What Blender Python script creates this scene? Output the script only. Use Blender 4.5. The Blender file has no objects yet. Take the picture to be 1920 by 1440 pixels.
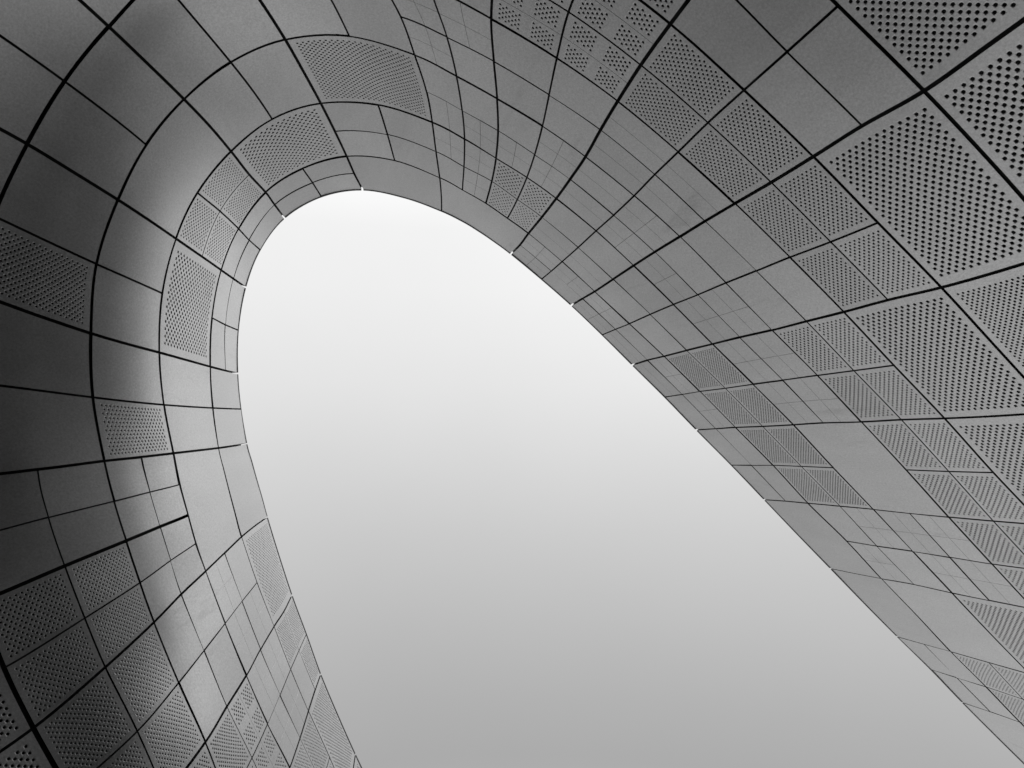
import bpy, math, random
import numpy as np
from mathutils import Matrix, Vector

random.seed(7)
scene = bpy.context.scene
col = scene.collection

# ------------------------------------------------------------------ camera
F = 1280.0                      # focal length in pixels of a 1920 px wide frame
CX, CY = 960.0, 720.0
ZEN = (700.0, 800.0)            # the vertical vanishes here
EYE = 1.6
n_ = np.array([(ZEN[0] - CX) / F, (CY - ZEN[1]) / F, -1.0]); n_ /= np.linalg.norm(n_)
x_ = np.array([1.0, 0, 0]) - n_[0] * n_; x_ /= np.linalg.norm(x_)
y_ = np.cross(n_, x_)
R = np.array([x_, y_, n_])      # camera axes -> world axes
cam_d = bpy.data.cameras.new('camera')
cam = bpy.data.objects.new('camera', cam_d); col.objects.link(cam)
cam_d.sensor_width = 36.0
cam_d.lens = 36.0 * F / 1920.0
cam_d.clip_start = 0.05
cam_d.clip_end = 6000.0
M4 = Matrix([[R[i][0], R[i][1], R[i][2], 0.0] for i in range(3)] + [[0, 0, 0, 1]])
M4[2][3] = EYE
cam.matrix_world = M4
scene.camera = cam

# ------------------------------------------------------------------ sky, sun, exposure
SUN_EL, SUN_AZ = math.radians(55), math.radians(120)     # azimuth from +Y towards +X
world = bpy.data.worlds.new('World'); scene.world = world
world.use_nodes = True
nt = world.node_tree; nt.nodes.clear()
N = nt.nodes.new; L = nt.links.new
wo = N('ShaderNodeOutputWorld'); bg = N('ShaderNodeBackground')
sky = N('ShaderNodeTexSky'); sky.sky_type = 'NISHITA'; sky.sun_disc = False
sky.sun_elevation = SUN_EL; sky.sun_rotation = SUN_AZ
sky.air_density = 2.0; sky.dust_density = 4.0
bw = N('ShaderNodeRGBToBW')
tc = N('ShaderNodeTexCoord'); sp = N('ShaderNodeSeparateXYZ')
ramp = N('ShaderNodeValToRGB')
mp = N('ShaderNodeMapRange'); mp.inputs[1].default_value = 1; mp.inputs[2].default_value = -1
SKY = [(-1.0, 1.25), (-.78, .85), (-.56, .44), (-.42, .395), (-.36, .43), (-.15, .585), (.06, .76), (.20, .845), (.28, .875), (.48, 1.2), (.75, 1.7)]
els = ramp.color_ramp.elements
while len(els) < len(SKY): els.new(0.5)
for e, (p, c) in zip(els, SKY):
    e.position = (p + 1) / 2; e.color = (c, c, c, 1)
noi = N('ShaderNodeTexNoise'); noi.inputs['Scale'].default_value = 2.2; noi.inputs['Detail'].default_value = 5
nm = N('ShaderNodeMapRange'); nm.inputs[3].default_value = .945; nm.inputs[4].default_value = 1.045
mul = N('ShaderNodeMath'); mul.operation = 'MULTIPLY'
sc_ = N('ShaderNodeMath'); sc_.operation = 'MULTIPLY'; sc_.inputs[1].default_value = 0.10
mx = N('ShaderNodeMath'); mx.operation = 'MULTIPLY_ADD'; mx.inputs[1].default_value = 0.04
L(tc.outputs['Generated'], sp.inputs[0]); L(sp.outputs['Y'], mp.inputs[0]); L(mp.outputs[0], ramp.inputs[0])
L(tc.outputs['Generated'], noi.inputs['Vector']); L(noi.outputs[0], nm.inputs[0])
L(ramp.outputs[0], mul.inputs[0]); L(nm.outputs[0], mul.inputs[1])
L(sky.outputs[0], bw.inputs[0]); L(bw.outputs[0], sc_.inputs[0])
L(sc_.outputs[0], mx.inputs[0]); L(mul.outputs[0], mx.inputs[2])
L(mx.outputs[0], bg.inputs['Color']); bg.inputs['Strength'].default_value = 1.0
L(bg.outputs[0], wo.inputs[0])
sun_d = bpy.data.lights.new('sun', 'SUN'); sun_d.energy = 0.22; sun_d.angle = math.radians(40)
sun_d.color = (1, 1, 1)
sun = bpy.data.objects.new('sun', sun_d); col.objects.link(sun)
sdir = Vector((math.sin(SUN_AZ) * math.cos(SUN_EL), math.cos(SUN_AZ) * math.cos(SUN_EL), math.sin(SUN_EL)))
sun.rotation_euler = sdir.to_track_quat('Z', 'Y').to_euler()
sun.location = sdir * 60
vs = scene.view_settings
vs.view_transform = 'Standard'; vs.look = 'None'; vs.exposure = 0.0; vs.gamma = 1.0
vs.use_curve_mapping = False

# ------------------------------------------------------------------ materials
def mat_metal(name, base, metallic, rough, spread=0.06, streak=0.10):
    m = bpy.data.materials.new(name); m.use_nodes = True
    t = m.node_tree; b = t.nodes['Principled BSDF']
    N = t.nodes.new; L = t.links.new
    oi = N('ShaderNodeObjectInfo'); tc = N('ShaderNodeTexCoord')
    geo = N('ShaderNodeNewGeometry')
    mp = N('ShaderNodeMapping'); mp.inputs['Scale'].default_value = (1.2, 1.2, .35)
    n1 = N('ShaderNodeTexNoise'); n1.inputs['Scale'].default_value = .9; n1.inputs['Detail'].default_value = 6
    n1.inputs['Roughness'].default_value = .6
    n2 = N('ShaderNodeTexNoise'); n2.inputs['Scale'].default_value = 26; n2.inputs['Detail'].default_value = 4; n2.inputs['Roughness'].default_value = .8
    L(geo.outputs['Position'], mp.inputs[0]); L(mp.outputs[0], n1.inputs['Vector']); L(geo.outputs['Position'], n2.inputs['Vector'])
    r1 = N('ShaderNodeMapRange'); r1.inputs[1].default_value = .3; r1.inputs[2].default_value = .7
    r1.inputs[3].default_value = 1 - streak; r1.inputs[4].default_value = 1 + streak * .5
    r2 = N('ShaderNodeMapRange'); r2.inputs[1].default_value = .3; r2.inputs[2].default_value = .7
    r2.inputs[3].default_value = .78; r2.inputs[4].default_value = 1.22
    r3 = N('ShaderNodeMapRange'); r3.inputs[3].default_value = 1 - spread; r3.inputs[4].default_value = 1 + spread
    L(n1.outputs[0], r1.inputs[0]); L(n2.outputs[0], r2.inputs[0]); L(oi.outputs['Random'], r3.inputs[0])
    a = N('ShaderNodeMath'); a.operation = 'MULTIPLY'; c = N('ShaderNodeMath'); c.operation = 'MULTIPLY'
    d = N('ShaderNodeMath'); d.operation = 'MULTIPLY'; d.inputs[1].default_value = base
    n3 = N('ShaderNodeTexNoise'); n3.inputs['Scale'].default_value = .55; n3.inputs['Detail'].default_value = 8; n3.inputs['Roughness'].default_value = .7
    mp3 = N('ShaderNodeMapping'); mp3.inputs['Scale'].default_value = (3.0, 3.0, .5); mp3.inputs['Location'].default_value = (3.1, 7.7, 1.9)
    L(geo.outputs['Position'], mp3.inputs[0]); L(mp3.outputs[0], n3.inputs['Vector'])
    r4 = N('ShaderNodeMapRange'); r4.inputs[1].default_value = .60; r4.inputs[2].default_value = .78
    r4.inputs[3].default_value = 1.0; r4.inputs[4].default_value = 1 - 2.5 * streak
    L(n3.outputs[0], r4.inputs[0])
    st = N('ShaderNodeMath'); st.operation = 'MULTIPLY'
    L(r1.outputs[0], st.inputs[0]); L(r4.outputs[0], st.inputs[1])
    L(st.outputs[0], a.inputs[0]); L(r2.outputs[0], a.inputs[1]); L(a.outputs[0], c.inputs[0]); L(r3.outputs[0], c.inputs[1])
    L(c.outputs[0], d.inputs[0]); L(d.outputs[0], b.inputs['Base Color'])
    b.inputs['Metallic'].default_value = metallic
    rr = N('ShaderNodeMapRange'); rr.inputs[1].default_value = .3; rr.inputs[2].default_value = .7
    rr.inputs[3].default_value = rough - .05; rr.inputs[4].default_value = rough + .07
    L(n1.outputs[0], rr.inputs[0]); L(rr.outputs[0], b.inputs['Roughness'])
    bp = N('ShaderNodeBump'); bp.inputs['Strength'].default_value = .12; bp.inputs['Distance'].default_value = .02
    L(n1.outputs[0], bp.inputs['Height']); L(bp.outputs[0], b.inputs['Normal'])
    return m

MAT = {
    'panel': mat_metal('satin_aluminium', .53, .5, .39),
    'dark': mat_metal('dark_membrane', .05, 0, .8, 0, .2),
    'joint_shade': mat_metal('painted_joint_shade', .035, 0, .7, 0, .1),
    'trim': mat_metal('dark_trim', .05, .3, .5, 0, .1),
    'bright': mat_metal('painted_glint', .85, .2, .5, 0, .05),
    'ground': mat_metal('granite_paving', .06, 0, .8, 0, .25),
}

# ------------------------------------------------------------------ the surveyed seam net
# u runs along the rim, v runs from the rim (0) down the wall; whole numbers are the main
# joints, halves the secondary ones. The survey gives each crossing as a sight line.
NODES = {
 -5: [(0, 666, 1416)],
 -4.5: [(1, 618, 1420)],
 -4: [(0, 601, 1265.5), (.5, 591.2, 1293.5), (1, 578.5, 1333), (1.5, 562.5, 1384), (2, 543, 1440)],
 -3.5: [(0, 574, 1190), (.5, 560.6, 1219.7), (1, 545, 1255), (1.5, 525, 1303), (2, 501.6, 1357.5), (2.5, 472.5, 1421)],
 -3: [(0, 547, 1117), (.5, 532.5, 1146), (1, 513.8, 1174.7), (1.5, 488.4, 1217.8), (2, 462, 1266.6), (2.5, 425.6, 1324.7), (3, 385, 1391.5)],
 -2.5: [(1, 482, 1092), (1.5, 454, 1127), (2, 422, 1169), (2.5, 382.5, 1220), (3, 335, 1280), (3.5, 257.5, 1371)],
 -2: [(0, 500.5, 970), (1, 453, 1006.5), (1.5, 421, 1037), (2, 385.5, 1071), (2.5, 340, 1114), (3, 289, 1166.5), (3.5, 197.5, 1251), (4, 62.5, 1365)],
 -1.5: [(0, 491, 935), (1, 441.5, 964), (2, 367.5, 1019), (2.5, 320, 1051), (3, 262.5, 1092.5), (3.5, 159, 1159), (4, 7.5, 1252.5)],
 -1: [(0, 481, 900.5), (1, 430.5, 922.5), (2, 352.5, 966), (2.5, 300, 987.5), (3, 236.5, 1014), (3.5, 121.5, 1061), (4, -38, 1128)],
 -.5: [(0, 471.5, 866), (1, 420, 881), (2, 337, 908.5), (2.5, 281.5, 922.5), (3, 214, 940), (3.5, 91, 970), (4, -55, 1007)],
 0: [(0, 462, 832), (1, 410, 840), (2, 325, 850), (2.5, 265, 857), (3, 195.5, 864.5), (3.5, 71, 880), (4, -62, 891)],
 .5: [(0, 451, 767), (1, 399, 765), (2, 307.5, 759), (3, 174, 745), (4, -72, 713)],
 1: [(0, 445, 700), (1, 394, 687.5), (2, 298.5, 661), (3, 170.5, 625), (4, -52, 548)],
 1.5: [(0, 446, 619), (.5, 422.5, 609), (1, 397.5, 596), (2, 304.5, 550), (3, 181, 495), (4, -12, 405)],
 2: [(0, 460, 538), (.5, 437.5, 522.5), (1, 415, 506.5), (2, 330, 447.5), (3, 221, 374.5), (4, 51, 270)],
 2.5: [(0, 487, 468), (.5, 467, 450), (1, 447.5, 429), (1.5, 412.5, 396), (2, 370.5, 361.5), (3, 274, 271.5), (4, 121, 152.5)],
 3: [(0, 533, 408), (.5, 515, 384), (1, 498, 360.5), (1.5, 467.5, 327.5), (2, 433.5, 284), (3, 345, 186), (4, 204, 50)],
 3.5: [(0, 602, 368), (.5, 586, 342.5), (1, 567.5, 316), (2, 510.5, 223.5), (3, 432.5, 116.5), (4, 300, -40)],
 4: [(0, 679.5, 355), (.5, 664, 325), (1, 650, 293), (1.5, 628, 246.5), (2, 601.5, 194), (3, 535, 74.5)],
 4.5: [(1, 740, 301), (1.5, 726.5, 252.5), (2, 709, 196.5), (3, 655, 68)],
 5: [(0, 828, 395), (1, 824.5, 333), (1.5, 817.5, 284), (2, 810.5, 229), (2.5, 800, 172.5), (3, 777.5, 103), (3.5, 751, 31)],
 5.5: [(1, 867.5, 356), (1.5, 870, 312.5), (2, 871, 260.5), (2.5, 866.5, 207.5), (3, 856, 143), (3.5, 838, 70), (4, 806, -25)],
 6: [(1, 911, 381), (1.5, 922, 340), (2, 930, 296.5), (2.5, 934, 245), (3, 932, 185), (3.5, 926, 115), (4, 921, 35)],
 6.5: [(1, 951.5, 409), (1.5, 970, 374), (2, 988, 332.5), (2.5, 1002.5, 290), (3, 1017, 236.5), (3.5, 1029.5, 178), (4, 1044, 109), (4.5, 1066, 22.5)],
 7: [(0, 958.5, 475.5), (.5, 975, 459), (1, 991, 437.5), (1.5, 1016, 407), (2, 1043, 372), (2.5, 1069, 336), (3, 1098, 293.5), (3.5, 1126, 243.5), (4, 1158, 190), (4.5, 1201.5, 122), (5, 1257, 45), (5.5, 1328, -48), (6, 1410, -148)],
 7.5: [(0, 1016, 523), (.5, 1034, 508), (1, 1054, 490.5), (1.5, 1084, 464), (2, 1117.5, 433), (2.5, 1150.5, 403.5), (3, 1189, 367), (3.5, 1227.5, 327.5), (4, 1271.5, 285), (4.5, 1327.5, 230), (5, 1395, 169), (5.5, 1475.5, 97.5), (6, 1571.5, 11)],
 8: [(0, 1072, 572), (.5, 1092, 560), (1, 1115, 546.5), (1.5, 1149.5, 523.5), (2, 1188, 498), (2.5, 1228, 472), (3, 1275, 443.5), (3.5, 1322, 414.5), (4, 1378, 381.5), (4.5, 1446, 342), (5, 1525, 293.5), (5.5, 1617, 235.5), (6, 1732.5, 170.5)],
 8.5: [(0, 1130, 627.5), (.5, 1154, 617.5), (1, 1180, 607), (1.5, 1219, 589.5), (2, 1263, 570.5), (2.5, 1308.5, 552.5), (3, 1361, 530.5), (3.5, 1418, 508), (4, 1481, 482.5), (4.5, 1557.5, 453.5), (5, 1646, 417.5), (6, 1868, 315)],
 9: [(0, 1186.5, 684), (.5, 1214, 675.5), (1, 1245, 668), (1.5, 1287.5, 657), (2, 1336, 645), (2.5, 1387, 632.5), (3, 1447.5, 619), (3.5, 1512, 602.5), (4, 1582, 585), (4.5, 1665, 562.5), (5, 1765, 539), (6, 2003, 467)],
 9.5: [(0, 1247.5, 744.5), (.5, 1279, 739.5), (1, 1312.5, 734), (1.5, 1360, 728), (2, 1412, 720.5), (2.5, 1467.5, 713), (3, 1532.5, 704), (3.5, 1601, 695), (4, 1676, 685), (5, 1893, 678)],
 10: [(0, 1307, 806), (.5, 1342, 804), (1, 1379, 801.5), (1.5, 1430, 799.5), (2, 1487.5, 796.5), (2.5, 1544, 793), (3, 1615, 791), (3.5, 1690, 787), (4, 1771, 784.5)],
 10.5: [(0, 1372.5, 872), (.5, 1409, 872.5), (1, 1449.5, 872.5), (1.5, 1502.5, 874.5), (2, 1562.5, 877), (3, 1699, 881), (3.5, 1779, 884), (4, 1862.5, 886)],
 11: [(0, 1434.5, 937), (.5, 1473, 939.5), (1, 1515, 943.5), (1.5, 1575, 949), (2, 1637.5, 955), (2.5, 1705, 962.5), (3, 1779, 969.5), (3.5, 1862.5, 977)],
 11.5: [(1, 1587.5, 1014.5), (1.5, 1644, 1024), (2, 1711.5, 1034), (2.5, 1781, 1045), (3, 1860, 1057.5)],
 12: [(0, 1559, 1066.5), (1, 1652.5, 1085), (1.5, 1714, 1096), (2, 1785, 1112), (2.5, 1855, 1126)],
 13: [(0, 1684, 1194), (.5, 1732.5, 1208), (1, 1782.5, 1222), (1.5, 1854, 1242.5), (2, 1930, 1264)],
 13.5: [(0, 1747, 1256), (.5, 1794, 1271), (1, 1849, 1288), (1.5, 1918, 1311)],
 14: [(0, 1806.5, 1318), (.5, 1856.5, 1334.5), (1, 1912.5, 1354)],
 15: [(0, 1934, 1445)],
}
# the 9.5 / v=5 crossing lies on the straight joint 9 -> 10, so it is left to the fit
NODES[9.5] = [k for k in NODES[9.5] if k[0] != 5]
RIM_H = 22.0                     # rim above eye level, metres
U0, U1, V1 = -6.0, 16.0, 8.0
NU, NV = int((U1 - U0) * 2) + 1, int(V1 * 2) + 1

def ray(px, py):
    d = np.stack([(np.asarray(px, float) - CX) / F, (CY - np.asarray(py, float)) / F, -np.ones_like(np.asarray(px, float))], -1)
    return d @ R.T

# plan of the rim: sight lines to the rim met with the level plane of the rim
rim_px = [(v[0][1], v[0][2]) for u, v in sorted(NODES.items()) if v[0][0] == 0]
d = ray([p[0] for p in rim_px], [p[1] for p in rim_px])
plan = d[:, :2] / d[:, 2:3] * RIM_H
e0 = plan[0] - plan[1]; e1 = plan[-1] - plan[-2]
e0 /= np.linalg.norm(e0); e1 /= np.linalg.norm(e1)
plan = np.vstack([plan[0] + e0 * 9, plan[0] + e0 * 4, plan, plan[-1] + e1 * 8, plan[-1] + e1 * 30])
def crom(P, k=16):
    out = []
    Q = np.vstack([2 * P[0] - P[1], P, 2 * P[-1] - P[-2]])
    for i in range(1, len(Q) - 2):
        for t in np.linspace(0, 1, k, endpoint=False):
            a, b, c, e = Q[i - 1:i + 3]
            out.append(.5 * (2 * b + (c - a) * t + (2 * a - 5 * b + 4 * c - e) * t * t + (3 * b - a - 3 * c + e) * t ** 3))
    return np.array(out + [P[-1]])
dense = crom(plan)
ang = np.unwrap(np.arctan2(dense[:, 1], dense[:, 0]))
rad = np.hypot(dense[:, 0], dense[:, 1])
if ang[-1] < ang[0]: ang, rad = ang[::-1], rad[::-1]
A_LO = ang[0]
LEAN = .05
def flare(a):
    """how strongly the wall rolls outward into a soffit lower down, by bearing"""
    def hump(c, w): return math.exp(-((((math.degrees(a) - c + 180) % 360) - 180) / w) ** 2)
    return 46.0 * hump(191, 33) + 7.0 * hump(230, 26) + 12.0 * hump(142, 17)
def on_wall(px, py):
    d = ray(px, py)
    a = np.arctan2(d[1], d[0])
    while a < A_LO: a += 2 * math.pi
    while a > A_LO + 2 * math.pi: a -= 2 * math.pi
    D = np.interp(a, ang, rad); b = flare(a)
    T = math.hypot(d[0], d[1]) / d[2]
    lo, hi = -.2, 1.0                                   # fraction of the height below the rim
    for _ in range(50):
        h = (lo + hi) / 2
        if D * (1 + LEAN * h + .5 * max(h, 0) ** 3 + b * max(h, 0) ** 5) / (RIM_H * (1 - h) + 1e-9) < T: lo = h
        else: hi = h
    return d / d[2] * RIM_H * (1 - h)

G = np.full((NU, NV, 3), np.nan)
for u, lst in NODES.items():
    for v, px, py in lst:
        G[int(round((u - U0) * 2)), int(round(v * 2))] = on_wall(px, py)
def spline(x, y, q):
    """natural cubic spline through the points y (n x 3) at x"""
    n = len(x); h = np.diff(x); A = np.zeros((n, n)); b = np.zeros((n, y.shape[1])); A[0, 0] = A[-1, -1] = 1
    for i in range(1, n - 1):
        A[i, i - 1] = h[i - 1]; A[i, i] = 2 * (h[i - 1] + h[i]); A[i, i + 1] = h[i]
        b[i] = 6 * ((y[i + 1] - y[i]) / h[i] - (y[i] - y[i - 1]) / h[i - 1])
    m = np.linalg.solve(A, b); k = int(np.clip(np.searchsorted(x, q) - 1, 0, n - 2)); t = q - x[k]
    c = (y[k + 1] - y[k]) / h[k] - h[k] * (2 * m[k] + m[k + 1]) / 6
    return y[k] + c * t + m[k] / 2 * t * t + (m[k + 1] - m[k]) / (6 * h[k]) * t ** 3
for i in range(NU):
    kv = np.where(~np.isnan(G[i, :, 0]))[0]
    if len(kv) < 2: continue
    for j in range(kv[0] + 1, kv[-1]):
        if np.isnan(G[i, j, 0]): G[i, j] = spline(kv.astype(float), G[i, kv].copy(), float(j))
known = ~np.isnan(G[:, :, 0])
# the crossings hidden by uncut panels or outside the frame follow the smooth sheet through the surveyed ones
idx = -np.ones((NU, NV), int); unk = np.argwhere(~known)
for k, (i, j) in enumerate(unk): idx[i, j] = k
rows, rhs = [], []
def add(terms, w):
    r = np.zeros(len(unk)); b = np.zeros(3); any_ = False
    for i, j, c in terms:
        if known[i, j]: b -= w * c * G[i, j]
        else: r[idx[i, j]] += w * c; any_ = True
    if any_: rows.append(r); rhs.append(b)
for i in range(NU):
    for j in range(NV):
        if 0 < i < NU - 1: add([(i - 1, j, 1), (i, j, -2), (i + 1, j, 1)], 1.0)
        if 0 < j < NV - 1: add([(i, j - 1, 1), (i, j, -2), (i, j + 1, 1)], 1.3)
        if i < NU - 1 and j < NV - 1: add([(i, j, 1), (i + 1, j, -1), (i, j + 1, -1), (i + 1, j + 1, 1)], .35)
sol = np.linalg.lstsq(np.array(rows), np.array(rhs), rcond=None)[0]
for k, (i, j) in enumerate(unk): G[i, j] = sol[k]
G[:, :, 2] += EYE
CAM = np.array([0, 0, EYE])

def cw(t):
    return (.5 * (-t + 2 * t ** 2 - t ** 3), .5 * (2 - 5 * t ** 2 + 3 * t ** 3), .5 * (t + 4 * t ** 2 - 3 * t ** 3), .5 * (t ** 3 - t ** 2))
GP = np.zeros((NU + 2, NV + 2, 3))
GP[1:-1, 1:-1] = G
GP[0, 1:-1] = 2 * G[0] - G[1]; GP[-1, 1:-1] = 2 * G[-1] - G[-2]
GP[:, 0] = 2 * GP[:, 1] - GP[:, 2]; GP[:, -1] = 2 * GP[:, -2] - GP[:, -3]
def S(u, v):
    """points of the wall sheet; u, v arrays"""
    a = (np.asarray(u, float) - U0) * 2; b = np.asarray(v, float) * 2
    i = np.clip(np.floor(a), 0, NU - 2).astype(int); j = np.clip(np.floor(b), 0, NV - 2).astype(int)
    wa = cw(a - i); wb = cw(b - j)
    out = 0
    for p in range(4):
        for q in range(4):
            out = out + (wa[p] * wb[q])[..., None] * GP[i + p, j + q]
    return out
def perp(u, v, along_u):
    """metres per unit of u (or v), measured square to the other family of joints"""
    e = .03
    a = (S(u + e, v) - S(u - e, v)) / (2 * e); b = (S(u, v + e) - S(u, v - e)) / (2 * e)
    c = np.linalg.norm(np.cross(a, b), axis=-1)
    return np.maximum(c / np.linalg.norm(b if along_u else a, axis=-1), .12)
def SN(u, v):
    e = .03
    u = np.asarray(u, float); v = np.asarray(v, float)
    n = np.cross(S(u + e, v) - S(u - e, v), S(u, v + e) - S(u, v - e))
    n /= np.linalg.norm(n, axis=-1, keepdims=True) + 1e-12
    s = np.sign(np.sum(n * (CAM - S(u, v)), -1, keepdims=True))
    return n * s

# ------------------------------------------------------------------ mesh helpers
def link_mesh(name, verts, faces, mat, parent=None, smooth=None):
    me = bpy.data.meshes.new(name)
    me.from_pydata([tuple(p) for p in verts], [], faces)
    me.materials.append(mat)
    if smooth is not None:
        me.polygons.foreach_set('use_smooth', np.array(smooth, bool))
    me.update()
    o = bpy.data.objects.new(name, me); col.objects.link(o)
    if parent: o.parent = parent
    return o

class Bag:
    def __init__(self): self.v = []; self.f = []; self.s = []; self.n = 0
    def add(self, verts, faces, smooth):
        self.v.append(verts); self.f += [tuple(int(i) + self.n for i in f) for f in faces]
        self.s += [smooth] * len(faces) if isinstance(smooth, bool) else list(smooth)
        self.n += len(verts)
    def build(self, name, mat, parent=None):
        o = link_mesh(name, np.vstack(self.v), self.f, mat, parent, self.s)
        if mat is MAT['panel']:                            # the returns are painted dark to give the shade inside the joints
            o.data.materials.append(MAT['joint_shade'])
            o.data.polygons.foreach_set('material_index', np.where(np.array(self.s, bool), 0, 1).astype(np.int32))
        return o

DEPTH = .05
def tile(bag, fld, uu, vv, tilt=None):
    """a folded sheet-metal tray over the grid uu x vv of a field: face, four returns, back"""
    U, V = np.meshgrid(uu, vv, indexing='ij')
    P = fld(U, V); Nn = fld.n(U, V)
    if tilt is not None:
        P = P + Nn * (tilt[0] + tilt[1] * (U - .5) + tilt[2] * (V - .5))[..., None]
    a, b = U.shape
    Q = P - Nn * DEPTH
    verts = np.vstack([P.reshape(-1, 3), Q.reshape(-1, 3)])
    I = np.arange(a * b).reshape(a, b); J = I + a * b
    f = []; s = []
    sgn = np.sum(np.cross(P[1, 0] - P[0, 0], P[0, 1] - P[0, 0]) * Nn[0, 0]) > 0
    def quad(w, x, y, z, sm):
        f.append((w, x, y, z) if sgn else (w, z, y, x)); s.append(sm)
    for i in range(a - 1):
        for j in range(b - 1):
            quad(I[i, j], I[i + 1, j], I[i + 1, j + 1], I[i, j + 1], True)
            quad(J[i, j], J[i, j + 1], J[i + 1, j + 1], J[i + 1, j], True)
    # returns use their own vertices so the face shades cleanly
    n0 = len(verts); rim = [(i, 0) for i in range(a)] + [(a - 1, j) for j in range(1, b)] + [(i, b - 1) for i in range(a - 2, -1, -1)] + [(0, j) for j in range(b - 2, 0, -1)]
    ev = np.array([P[r] for r in rim] + [Q[r] for r in rim]); m = len(rim)
    verts = np.vstack([verts, ev])
    for k in range(m):
        k2 = (k + 1) % m
        quad(n0 + k2, n0 + k, n0 + m + k, n0 + m + k2, False)
    bag.add(verts, f, s)

def sheet_holes(bag, fld, nr, ntn, margin_u, margin_v, fill=.32):
    """a perforated sheet: staggered round holes cut through the tray face"""
    ci, cj = 2 * ntn - 1, 2 * nr - 1                       # cells along u and v
    su = np.concatenate([[0], np.linspace(margin_u, 1 - margin_u, 2 * ci + 1), [1]])
    sv = np.concatenate([[0], np.linspace(margin_v, 1 - margin_v, 2 * cj + 1), [1]])
    Ug, Vg = np.meshgrid(su, sv, indexing='ij')
    A, B = Ug.shape
    P0 = fld(Ug, Vg); Nn0 = fld.n(Ug, Vg)
    verts = [P0.reshape(-1, 3)]
    I = np.arange(A * B).reshape(A, B)
    base = A * B
    ii, jj = np.meshgrid(np.arange(ci), np.arange(cj), indexing='ij')
    hole = (ii + jj) % 2 == 0
    hi, hj = ii[hole], jj[hole]
    gi, gj = 1 + 2 * hi, 1 + 2 * hj                        # lower corner in the lattice
    off = [(0, 0), (1, 0), (2, 0), (2, 1), (2, 2), (1, 2), (0, 2), (0, 1)]
    outer = np.stack([I[gi + a, gj + b] for a, b in off], 1)
    Pc = P0[gi + 1, gj + 1]; Nc = Nn0[gi + 1, gj + 1]
    a1 = P0[gi + 2, gj + 1] - P0[gi, gj + 1]; b1 = P0[gi + 1, gj + 2] - P0[gi + 1, gj]     # one cell along u, along v
    la = np.linalg.norm(a1, axis=1); lb = np.linalg.norm(b1, axis=1); ar = np.linalg.norm(np.cross(a1, b1), axis=1)
    near = np.min([np.linalg.norm(a1 + b1, axis=1), np.linalg.norm(a1 - b1, axis=1), 2 * la, 2 * lb], 0)
    rad_ = np.min([fill * near, .47 * ar / la, .47 * ar / lb], 0)
    rad_ = np.full_like(rad_, np.median(rad_)) * .5 + rad_ * .5
    Po = np.stack([P0[gi + a, gj + b] for a, b in off], 1) - Pc[:, None]
    Po = Po - np.sum(Po * Nc[:, None], -1, keepdims=True) * Nc[:, None]
    Po /= np.linalg.norm(Po, axis=-1, keepdims=True)
    Pr = Pc[:, None] + Po * rad_[:, None, None]; Nr = np.repeat(Nc[:, None], 8, 1)
    nh = len(hi)
    inner = base + np.arange(nh * 8).reshape(nh, 8)
    back = inner + nh * 8
    verts += [Pr.reshape(-1, 3), (Pr - Nr * .006).reshape(-1, 3)]
    sgn = np.sum(np.cross(P0[1, 0] - P0[0, 0], P0[0, 1] - P0[0, 0]) * Nn0[0, 0]) > 0
    f = []
    for k in range(8):
        k2 = (k + 1) % 8
        f += np.stack([outer[:, k], outer[:, k2], inner[:, k2], inner[:, k]], 1).tolist()
        f += np.stack([inner[:, k], inner[:, k2], back[:, k2], back[:, k]], 1).tolist()
    si, sj = ii[~hole] * 2 + 1, jj[~hole] * 2 + 1
    for a in (0, 1):
        for b in (0, 1):
            f += np.stack([I[si + a, sj + b], I[si + a + 1, sj + b], I[si + a + 1, sj + b + 1], I[si + a, sj + b + 1]], 1).tolist()
    for i in range(A - 1):
        js = range(B - 1) if i in (0, A - 2) else (0, B - 2)
        for j in js: f.append([I[i, j], I[i + 1, j], I[i + 1, j + 1], I[i, j + 1]])
    if not sgn: f = [q[::-1] for q in f]
    s = [True] * len(f)
    V = np.vstack(verts)
    # returns
    st = max(1, (A - 1) // 6); sb = max(1, (B - 1) // 6)
    rim = [(i, 0) for i in range(A)] + [(A - 1, j) for j in range(1, B)] + [(i, B - 1) for i in range(A - 2, -1, -1)] + [(0, j) for j in range(B - 2, 0, -1)]
    m = len(rim); n0 = len(V)
    V = np.vstack([V, np.array([P0[r] for r in rim]), np.array([P0[r] - Nn0[r] * DEPTH for r in rim])])
    for k in range(m):
        k2 = (k + 1) % m
        q = (n0 + k2, n0 + k, n0 + m + k, n0 + m + k2)
        f.append(q if sgn else q[::-1]); s.append(False)
    bag.add(V, f, s)

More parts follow.
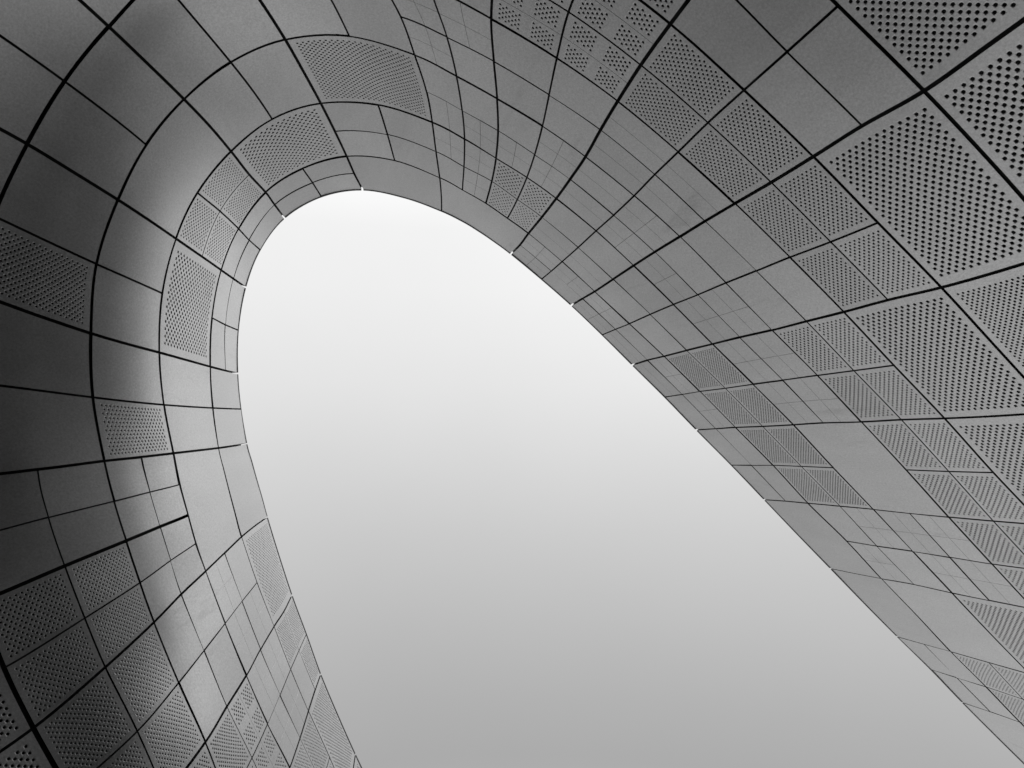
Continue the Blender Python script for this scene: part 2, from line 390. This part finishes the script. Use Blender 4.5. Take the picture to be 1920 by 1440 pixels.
# ------------------------------------------------------------------ joints
def gap_u(u, v):
    """half width in metres of the joint that runs down the wall at u"""
    r = u % 1
    if abs(r) < .01 or abs(r - 1) < .01:
        k = int(round(u))
        return {5: .025, 10: .032, 11: .028, 12: .026, 13: .022, 14: .022, -3: .027, -4: .029, 0: .03, -1: .034, -2: .024, 4: .036, 7: .038, 6: .03, 8: .038, 9: .035}.get(k, .034)
    if abs(r - .5) < .01: return .024 if u > -.2 else .015
    return .005
def gap_v(v, u):
    r = v % 1
    if abs(r) < .01 or abs(r - 1) < .01:
        k = int(round(v))
        if k == 0: return 0.0
        if k == 1: return .032 if u < -2 else (.07 if u < 4 else .042)
        if k == 2: return .03 if u < 0 else .038
        if k >= 6: return .03
        if k == 4 and u < 4: return .034
        if k == 3 and u < 4.5: return .03 if u > 0 else .022
        return .027 if u > 0 else .02
    if abs(r - .5) < .01:
        if v < 1: return .014 if u < 0 else (.034 if u < 4 else .024)
        return (.022 if v < 2 else .018) if u > 0 else .014
    return .005

class Field:
    """the area of one panel: unit square -> (u, v), kept clear of the joints round it"""
    def __init__(self, u0, u1, v0, v1, gaps=None):
        self.r = (u0, u1, v0, v1); um, vm = (u0 + u1) / 2, (v0 + v1) / 2
        self.g = gaps or (.88 * gap_u(u0, vm), .88 * gap_u(u1, vm), gap_v(v0, um), gap_v(v1, um))
    def uv(self, s, t):
        u0, u1, v0, v1 = self.r; g = self.g
        s, t = np.broadcast_arrays(np.asarray(s, float), np.asarray(t, float))
        u = u0 + (u1 - u0) * s; v = v0 + (v1 - v0) * t
        a = u0 + g[0] / perp(np.full_like(v, u0), v, True); b = u1 - g[1] / perp(np.full_like(v, u1), v, True)
        c = v0 + g[2] / perp(u, np.full_like(u, v0), False); e = v1 - g[3] / perp(u, np.full_like(u, v1), False)
        return a + (b - a) * s, c + (e - c) * t
    def __call__(self, s, t): return S(*self.uv(s, t))
    def n(self, s, t): return SN(*self.uv(s, t))

building = bpy.data.objects.new('building', None); col.objects.link(building)
building.location = (0, 0, 0)
building['label'] = 'curving grey metal-clad building wall of plain and perforated panels that wraps round the open sky'
building['category'] = 'building'

covered = set()
def cover(u0, u1, v0, v1):
    for i in range(int(round(u0 * 2)), int(round(u1 * 2))):
        for j in range(int(round(v0 * 2)), int(round(v1 * 2))): covered.add((i, j))

def plain(u0, u1, v0, v1, hair=None, name=None, bright=False):
    cover(u0, u1, v0, v1)
    bag = Bag()
    nu = max(4, int((u1 - u0) * 12)); nv = max(4, int((v1 - v0) * 12))
    t = (random.uniform(-.004, .004), random.uniform(-.012, .012), random.uniform(-.012, .012))
    F0 = Field(u0, u1, v0, v1)
    if not hair:
        tile(bag, F0, np.linspace(0, 1, nu + 1), np.linspace(0, 1, nv + 1), t)
        o = bag.build(name or ('rim_panel' if v0 == 0 else 'cladding_panel'), MAT['panel'], building)
        return o
    hu, hv = hair
    w = F0(np.array([0, 1, .5, .5]), np.array([.5, .5, 0, 1]))
    gu = HAIR / np.linalg.norm(w[1] - w[0]); gv = HAIR / np.linalg.norm(w[3] - w[2])
    cu = [0, .5, 1] if hu else [0, 1]; cv = [0, .5, 1] if hv else [0, 1]
    for i in range(len(cu) - 1):
        for j in range(len(cv) - 1):
            tile(bag, F0, np.linspace(cu[i] + (gu if i else 0), cu[i + 1] - (gu if i < len(cu) - 2 else 0), 5),
                 np.linspace(cv[j] + (gv if j else 0), cv[j + 1] - (gv if j < len(cv) - 2 else 0), 5), t)
    o = bag.build(name or ('rim_panel' if v0 == 0 else 'scored_panel'), MAT['panel'], building)
    if bright and hu:
        b2 = Bag(); q = np.linspace(.0, 1., 9)
        A_, B_ = np.meshgrid([.5 - gu * 1.3, .5 + gu * 1.3], q, indexing='ij')
        P = F0(A_, B_) + F0.n(A_, B_) * (t[0] + t[1] * (A_ - .5) + t[2] * (B_ - .5) + .003)[..., None]
        n = len(q); Q = P - F0.n(A_, B_) * .004
        V = np.vstack([P.reshape(-1, 3), Q.reshape(-1, 3)]); f = []
        for k in range(n - 1):
            f += [(k, k + 1, n + k + 1, n + k), (2 * n + k, 3 * n + k, 3 * n + k + 1, 2 * n + k + 1),
                  (k, 2 * n + k, 2 * n + k + 1, k + 1), (n + k, n + k + 1, 3 * n + k + 1, 3 * n + k)]
        f += [(0, n, 3 * n, 2 * n), (n - 1, 3 * n - 1, 4 * n - 1, 2 * n - 1)]
        b2.add(V, f, False)
        b2.build('seam_glint', MAT['bright'], o)  # added pale strip that paints in the light caught by the groove
    return o

HAIR = .004
def perf(u0, u1, v0, v1, nr, ntn, margin=.07, blocks=False, fill=.295):
    cover(u0, u1, v0, v1)
    bag = Bag()
    if not blocks:
        sheet_holes(bag, Field(u0, u1, v0, v1), nr, ntn, margin, margin, fill)
    else:
        um, vm = (u0 + u1) / 2, (v0 + v1) / 2
        g = Field(u0, u1, v0, v1).g
        for p, q, g0, g1 in ((u0, um, g[0], 0), (um, u1, 0, g[1])):
            for r, t, g2, g3 in ((v0, vm, g[2], HAIR), (vm, v1, HAIR, g[3])):
                sheet_holes(bag, Field(p, q, r, t, (g0, g1, g2, g3)), 4, 4, .16, .14, .29)
    return bag.build('perforated_panel', MAT['panel'], building)

def bay(u0, u1, v0, v1, fu, fv, hair=None, bright=False):
    us = [u0, (u0 + u1) / 2, u1] if fu == 2 else [u0, u1]
    vs_ = [v0, (v0 + v1) / 2, v1] if fv == 2 else [v0, v1]
    for i in range(len(us) - 1):
        for j in range(len(vs_) - 1):
            h = hair.get((i, j)) if isinstance(hair, dict) else hair
            plain(us[i], us[i + 1], vs_[j], vs_[j + 1], h, None, bright)
def pbay(u0, u1, v0, v1, nr, ntn, blocks=False, margin=.065, fill=.268):
    um, vm = (u0 + u1) / 2, (v0 + v1) / 2
    for p, q in ((u0, um), (um, u1)):
        for r, t in ((v0, vm), (vm, v1)): perf(p, q, r, t, nr, ntn, margin, blocks, fill)

H11, H10, H01 = (1, 1), (1, 0), (0, 1)
# -- far end of the long side
plain(14, 15, 0, 1); plain(14, 15, 1, 2); plain(15, 16, 0, 1)
bay(13, 14, 0, 1, 2, 2); pbay(13, 14, 1, 2, 10, 12); pbay(13, 14, 2, 3, 10, 12)
plain(12, 13, 0, 1); plain(12, 13, 1, 2); perf(12, 13, 2, 3, 15, 20, .06); perf(12, 13, 3, 4, 15, 18, .06)
plain(11, 12, 0, 1)
bay(11, 12, 1, 2, 2, 2, {(0, 1): H11, (1, 0): H11}); bay(11, 12, 2, 3, 2, 2, H11)
pbay(11, 12, 3, 4, 8, 10); perf(11, 12, 4, 5, 15, 17, .06)
bay(10, 11, 0, 1, 2, 2); pbay(10, 11, 1, 2, 11, 14, False, .065, .33); plain(10, 11, 2, 3)
pbay(10, 11, 3, 4, 8, 11); perf(10, 11, 4, 5, 15, 17, .06); perf(10, 11, 5, 6, 20, 24, .05)
bay(9, 10, 0, 1, 2, 2, {(0, 0): H01, (0, 1): H11, (1, 1): H11}); pbay(9, 10, 1, 2, 11, 13, False, .065, .33)
bay(9, 10, 2, 3, 2, 2, H11); pbay(9, 10, 3, 4, 8, 10); perf(9, 10, 4, 5, 15, 17, .05); perf(9, 10, 5, 6, 20, 24, .05)
bay(8, 9, 0, 1, 2, 2, {(0, 0): H11, (0, 1): H11, (1, 0): H01}); bay(8, 9, 1, 2, 2, 2)
bay(8, 9, 2, 3, 2, 2, {(0, 0): H11, (1, 0): H11, (1, 1): H11}); bay(8, 9, 3, 4, 2, 2)
pbay(8, 9, 4, 5, 9, 11); perf(8, 9, 5, 6, 14, 18, .055); perf(8, 9, 6, 7, 14, 18, .055)
bay(7, 8, 0, 1, 2, 2, {(0, 0): H11, (0, 1): H11, (1, 1): H11}); bay(7, 8, 1, 2, 2, 2, {(0, 0): H01, (1, 0): H01})
bay(7, 8, 2, 3, 2, 2, {(0, 0): H01, (0, 1): H01, (1, 0): H11, (1, 1): H11}); bay(7, 8, 3, 4, 2, 2, {(0, 0): H01, (0, 1): H01, (1, 0): H01, (1, 1): H01})
pbay(7, 8, 4, 5, 9, 11); bay(7, 8, 5, 6, 2, 2); perf(7, 8, 6, 7, 14, 22, .05)
# -- the round end
plain(5, 7, 0, 1)
pbay(6, 7, 1, 2, 6, 6); bay(6, 7, 2, 3, 2, 2, {(0, 0): H11, (1, 0): H11, (1, 1): H11}); bay(6, 7, 3, 4, 2, 2)
pbay(6, 7, 4, 5, 0, 0, True); pbay(6, 7, 5, 6, 0, 0, True)
bay(5, 6, 1, 2, 2, 2, {(0, 1): H11, (1, 0): H11, (1, 1): H11}); bay(5, 6, 2, 3, 2, 2, {(1, 0): H11, (0, 0): H10})
bay(5, 6, 3, 4, 2, 2, {(0, 0): H11, (0, 1): H11, (1, 1): H11}); bay(5, 6, 4, 5, 2, 2)
plain(4, 5, 0, 1); bay(4, 5, 1, 2, 2, 2); perf(4, 5, 2, 3, 19, 20, .05); bay(4, 5, 3, 4, 2, 1)
bay(3, 4, 0, 1, 2, 2); perf(3, 4, 1, 2, 14, 14, .06); bay(3, 4, 2, 3, 2, 1); bay(3, 4, 3, 4, 2, 1); bay(3, 4, 4, 5, 2, 1)
bay(2, 3, 0, 1, 2, 2); pbay(2, 3, 1, 2, 9, 9); plain(2, 3, 2, 3); bay(2, 3, 3, 4, 2, 1); bay(2, 3, 4, 5, 2, 1)
bay(1, 2, 0, 1, 2, 2); perf(1, 2, 1, 2, 16, 14, .07); bay(1, 2, 2, 3, 2, 1)
perf(1, 1.5, 3, 4, 16, 11, .07); plain(1.5, 2, 3, 4); bay(1, 2, 4, 5, 2, 1)
bay(0, 1, 0, 1, 2, 1); bay(0, 1, 1, 2, 2, 1); plain(.5, 1, 2, 3); perf(0, .5, 2, 3, 18, 7, .06); bay(0, 1, 3, 4, 2, 1)
# -- the near short side
plain(-2, 0, 0, 1); plain(-2, 0, 1, 2)
bay(-1, 0, 2, 3, 2, 2); bay(-1, 0, 3, 4, 2, 2)
bay(-2, -1, 2, 3, 2, 2); pbay(-2, -1, 3, 4, 13, 8)
perf(-3, -2, 0, 1, 15, 19, .07, False, .38); bay(-3, -2, 1, 2, 2, 2, {(1, 1): H11, (0, 0): H11, (0, 1): H11}, True)
bay(-3, -2, 2, 3, 2, 2); pbay(-3, -2, 3, 4, 12, 11)
perf(-3.5, -3, 0, .5, 9, 10, .08, False, .38); perf(-3.5, -3, .5, 1, 9, 10, .08, False, .38); perf(-4, -3.5, 0, .5, 9, 10, .08, False, .38); plain(-4, -3.5, .5, 1, None, 'cladding_panel')
bay(-4, -3, 1, 2, 2, 2, H11, True)
perf(-3.5, -3, 2, 2.5, 0, 0, .08, True); perf(-4, -3.5, 2, 2.5, 0, 0, .08, True)
perf(-3.5, -3, 2.5, 3, 10, 12, .07); perf(-4, -3.5, 2.5, 3, 10, 12, .07); pbay(-4, -3, 3, 4, 12, 11)
perf(-5, -4, 0, 1, 15, 19, .06, False, .36); pbay(-5, -4, 1, 2, 9, 10); pbay(-5, -4, 2, 3, 9, 10)
perf(-1, 0, 4, 5, 12, 10, .06); perf(-2, -1, 4, 5, 18, 17, .05); perf(-3, -2, 4, 5, 18, 17, .05)
perf(-6, -5, 0, 1, 15, 19, .06)

def vend(u):
    return float(np.interp(u, [-6, 4, 6, 7, 10, 12, 16], [5, 5, 6, 8, 8, 6, 4]))
# the rows that run on beyond these
for i in range(int(U0), int(U1)):
    for j in range(0, int(V1)):
        cells = [(2 * i + a, 2 * j + b) for a in (0, 1) for b in (0, 1)]
        if not any(c in covered for c in cells) and j + 1 <= math.floor(min(vend(i), vend(i + 1)) + .01):
            plain(i, i + 1, j, j + 1)

# ------------------------------------------------------------------ the dark wall behind the open joints
us = np.linspace(U0, U1, 177)
ss = np.linspace(0, 1, 57)
Ug = np.repeat(us[:, None], len(ss), 1); Vg = np.array([[s * vend(u) for s in ss] for u in us])
P = S(Ug, Vg); Nn = SN(Ug, Vg)
B = P - Nn * .24
low = B[:, -1:].copy(); low[:, :, 2] = 0.0
top = B[:, :1] + np.array([0, 0, .46])
B = np.concatenate([top, B, low], 1)
a, b = B.shape[:2]; I = np.arange(a * b).reshape(a, b)
faces = [(I[i, j], I[i + 1, j], I[i + 1, j + 1], I[i, j + 1]) for i in range(a - 1) for j in range(b - 1)]
link_mesh('backing_wall', B.reshape(-1, 3), faces, MAT['dark'], building, [True] * len(faces))

# ------------------------------------------------------------------ coping along the rim, one length per bay
def coping(u0, u1):
    k = max(6, int((u1 - u0) * 16))
    uu = np.linspace(u0, u1, k + 1)
    Pq = S(uu, np.zeros(k + 1)); Nq = SN(uu, np.zeros(k + 1))
    up = np.array([0, 0, 1.0])
    prof = [(.015, .0), (.015, .07), (-.20, .07), (-.20, .0)]
    verts = []; fs = []
    for p, nn in zip(Pq, Nq):
        h = nn * np.array([1, 1, 0]); h /= np.linalg.norm(h)
        for o, z in prof: verts.append(p + h * o + up * (z + .004))
    for i in range(k):
        for q in range(4):
            q2 = (q + 1) % 4
            fs.append((4 * i + q, 4 * i + q2, 4 * i + 4 + q2, 4 * i + 4 + q))
    fs += [(0, 1, 2, 3), (4 * k + 3, 4 * k + 2, 4 * k + 1, 4 * k)]
    link_mesh('coping', verts, fs, MAT['trim'], building)
marks = [-6, -5, -4, -3, -2, 0, 1, 2, 3, 4, 7, 8, 9, 10, 11, 12, 13, 14, 15, 16]
for p, q in zip(marks[:-1], marks[1:]):
    coping(p + .012, q - .012)

# ------------------------------------------------------------------ ground
g = 3000.0
go = link_mesh('ground', [(-g, -g, 0), (g, -g, 0), (g, g, 0), (-g, g, 0)], [(0, 1, 2, 3)], MAT['ground'])
go['kind'] = 'structure'
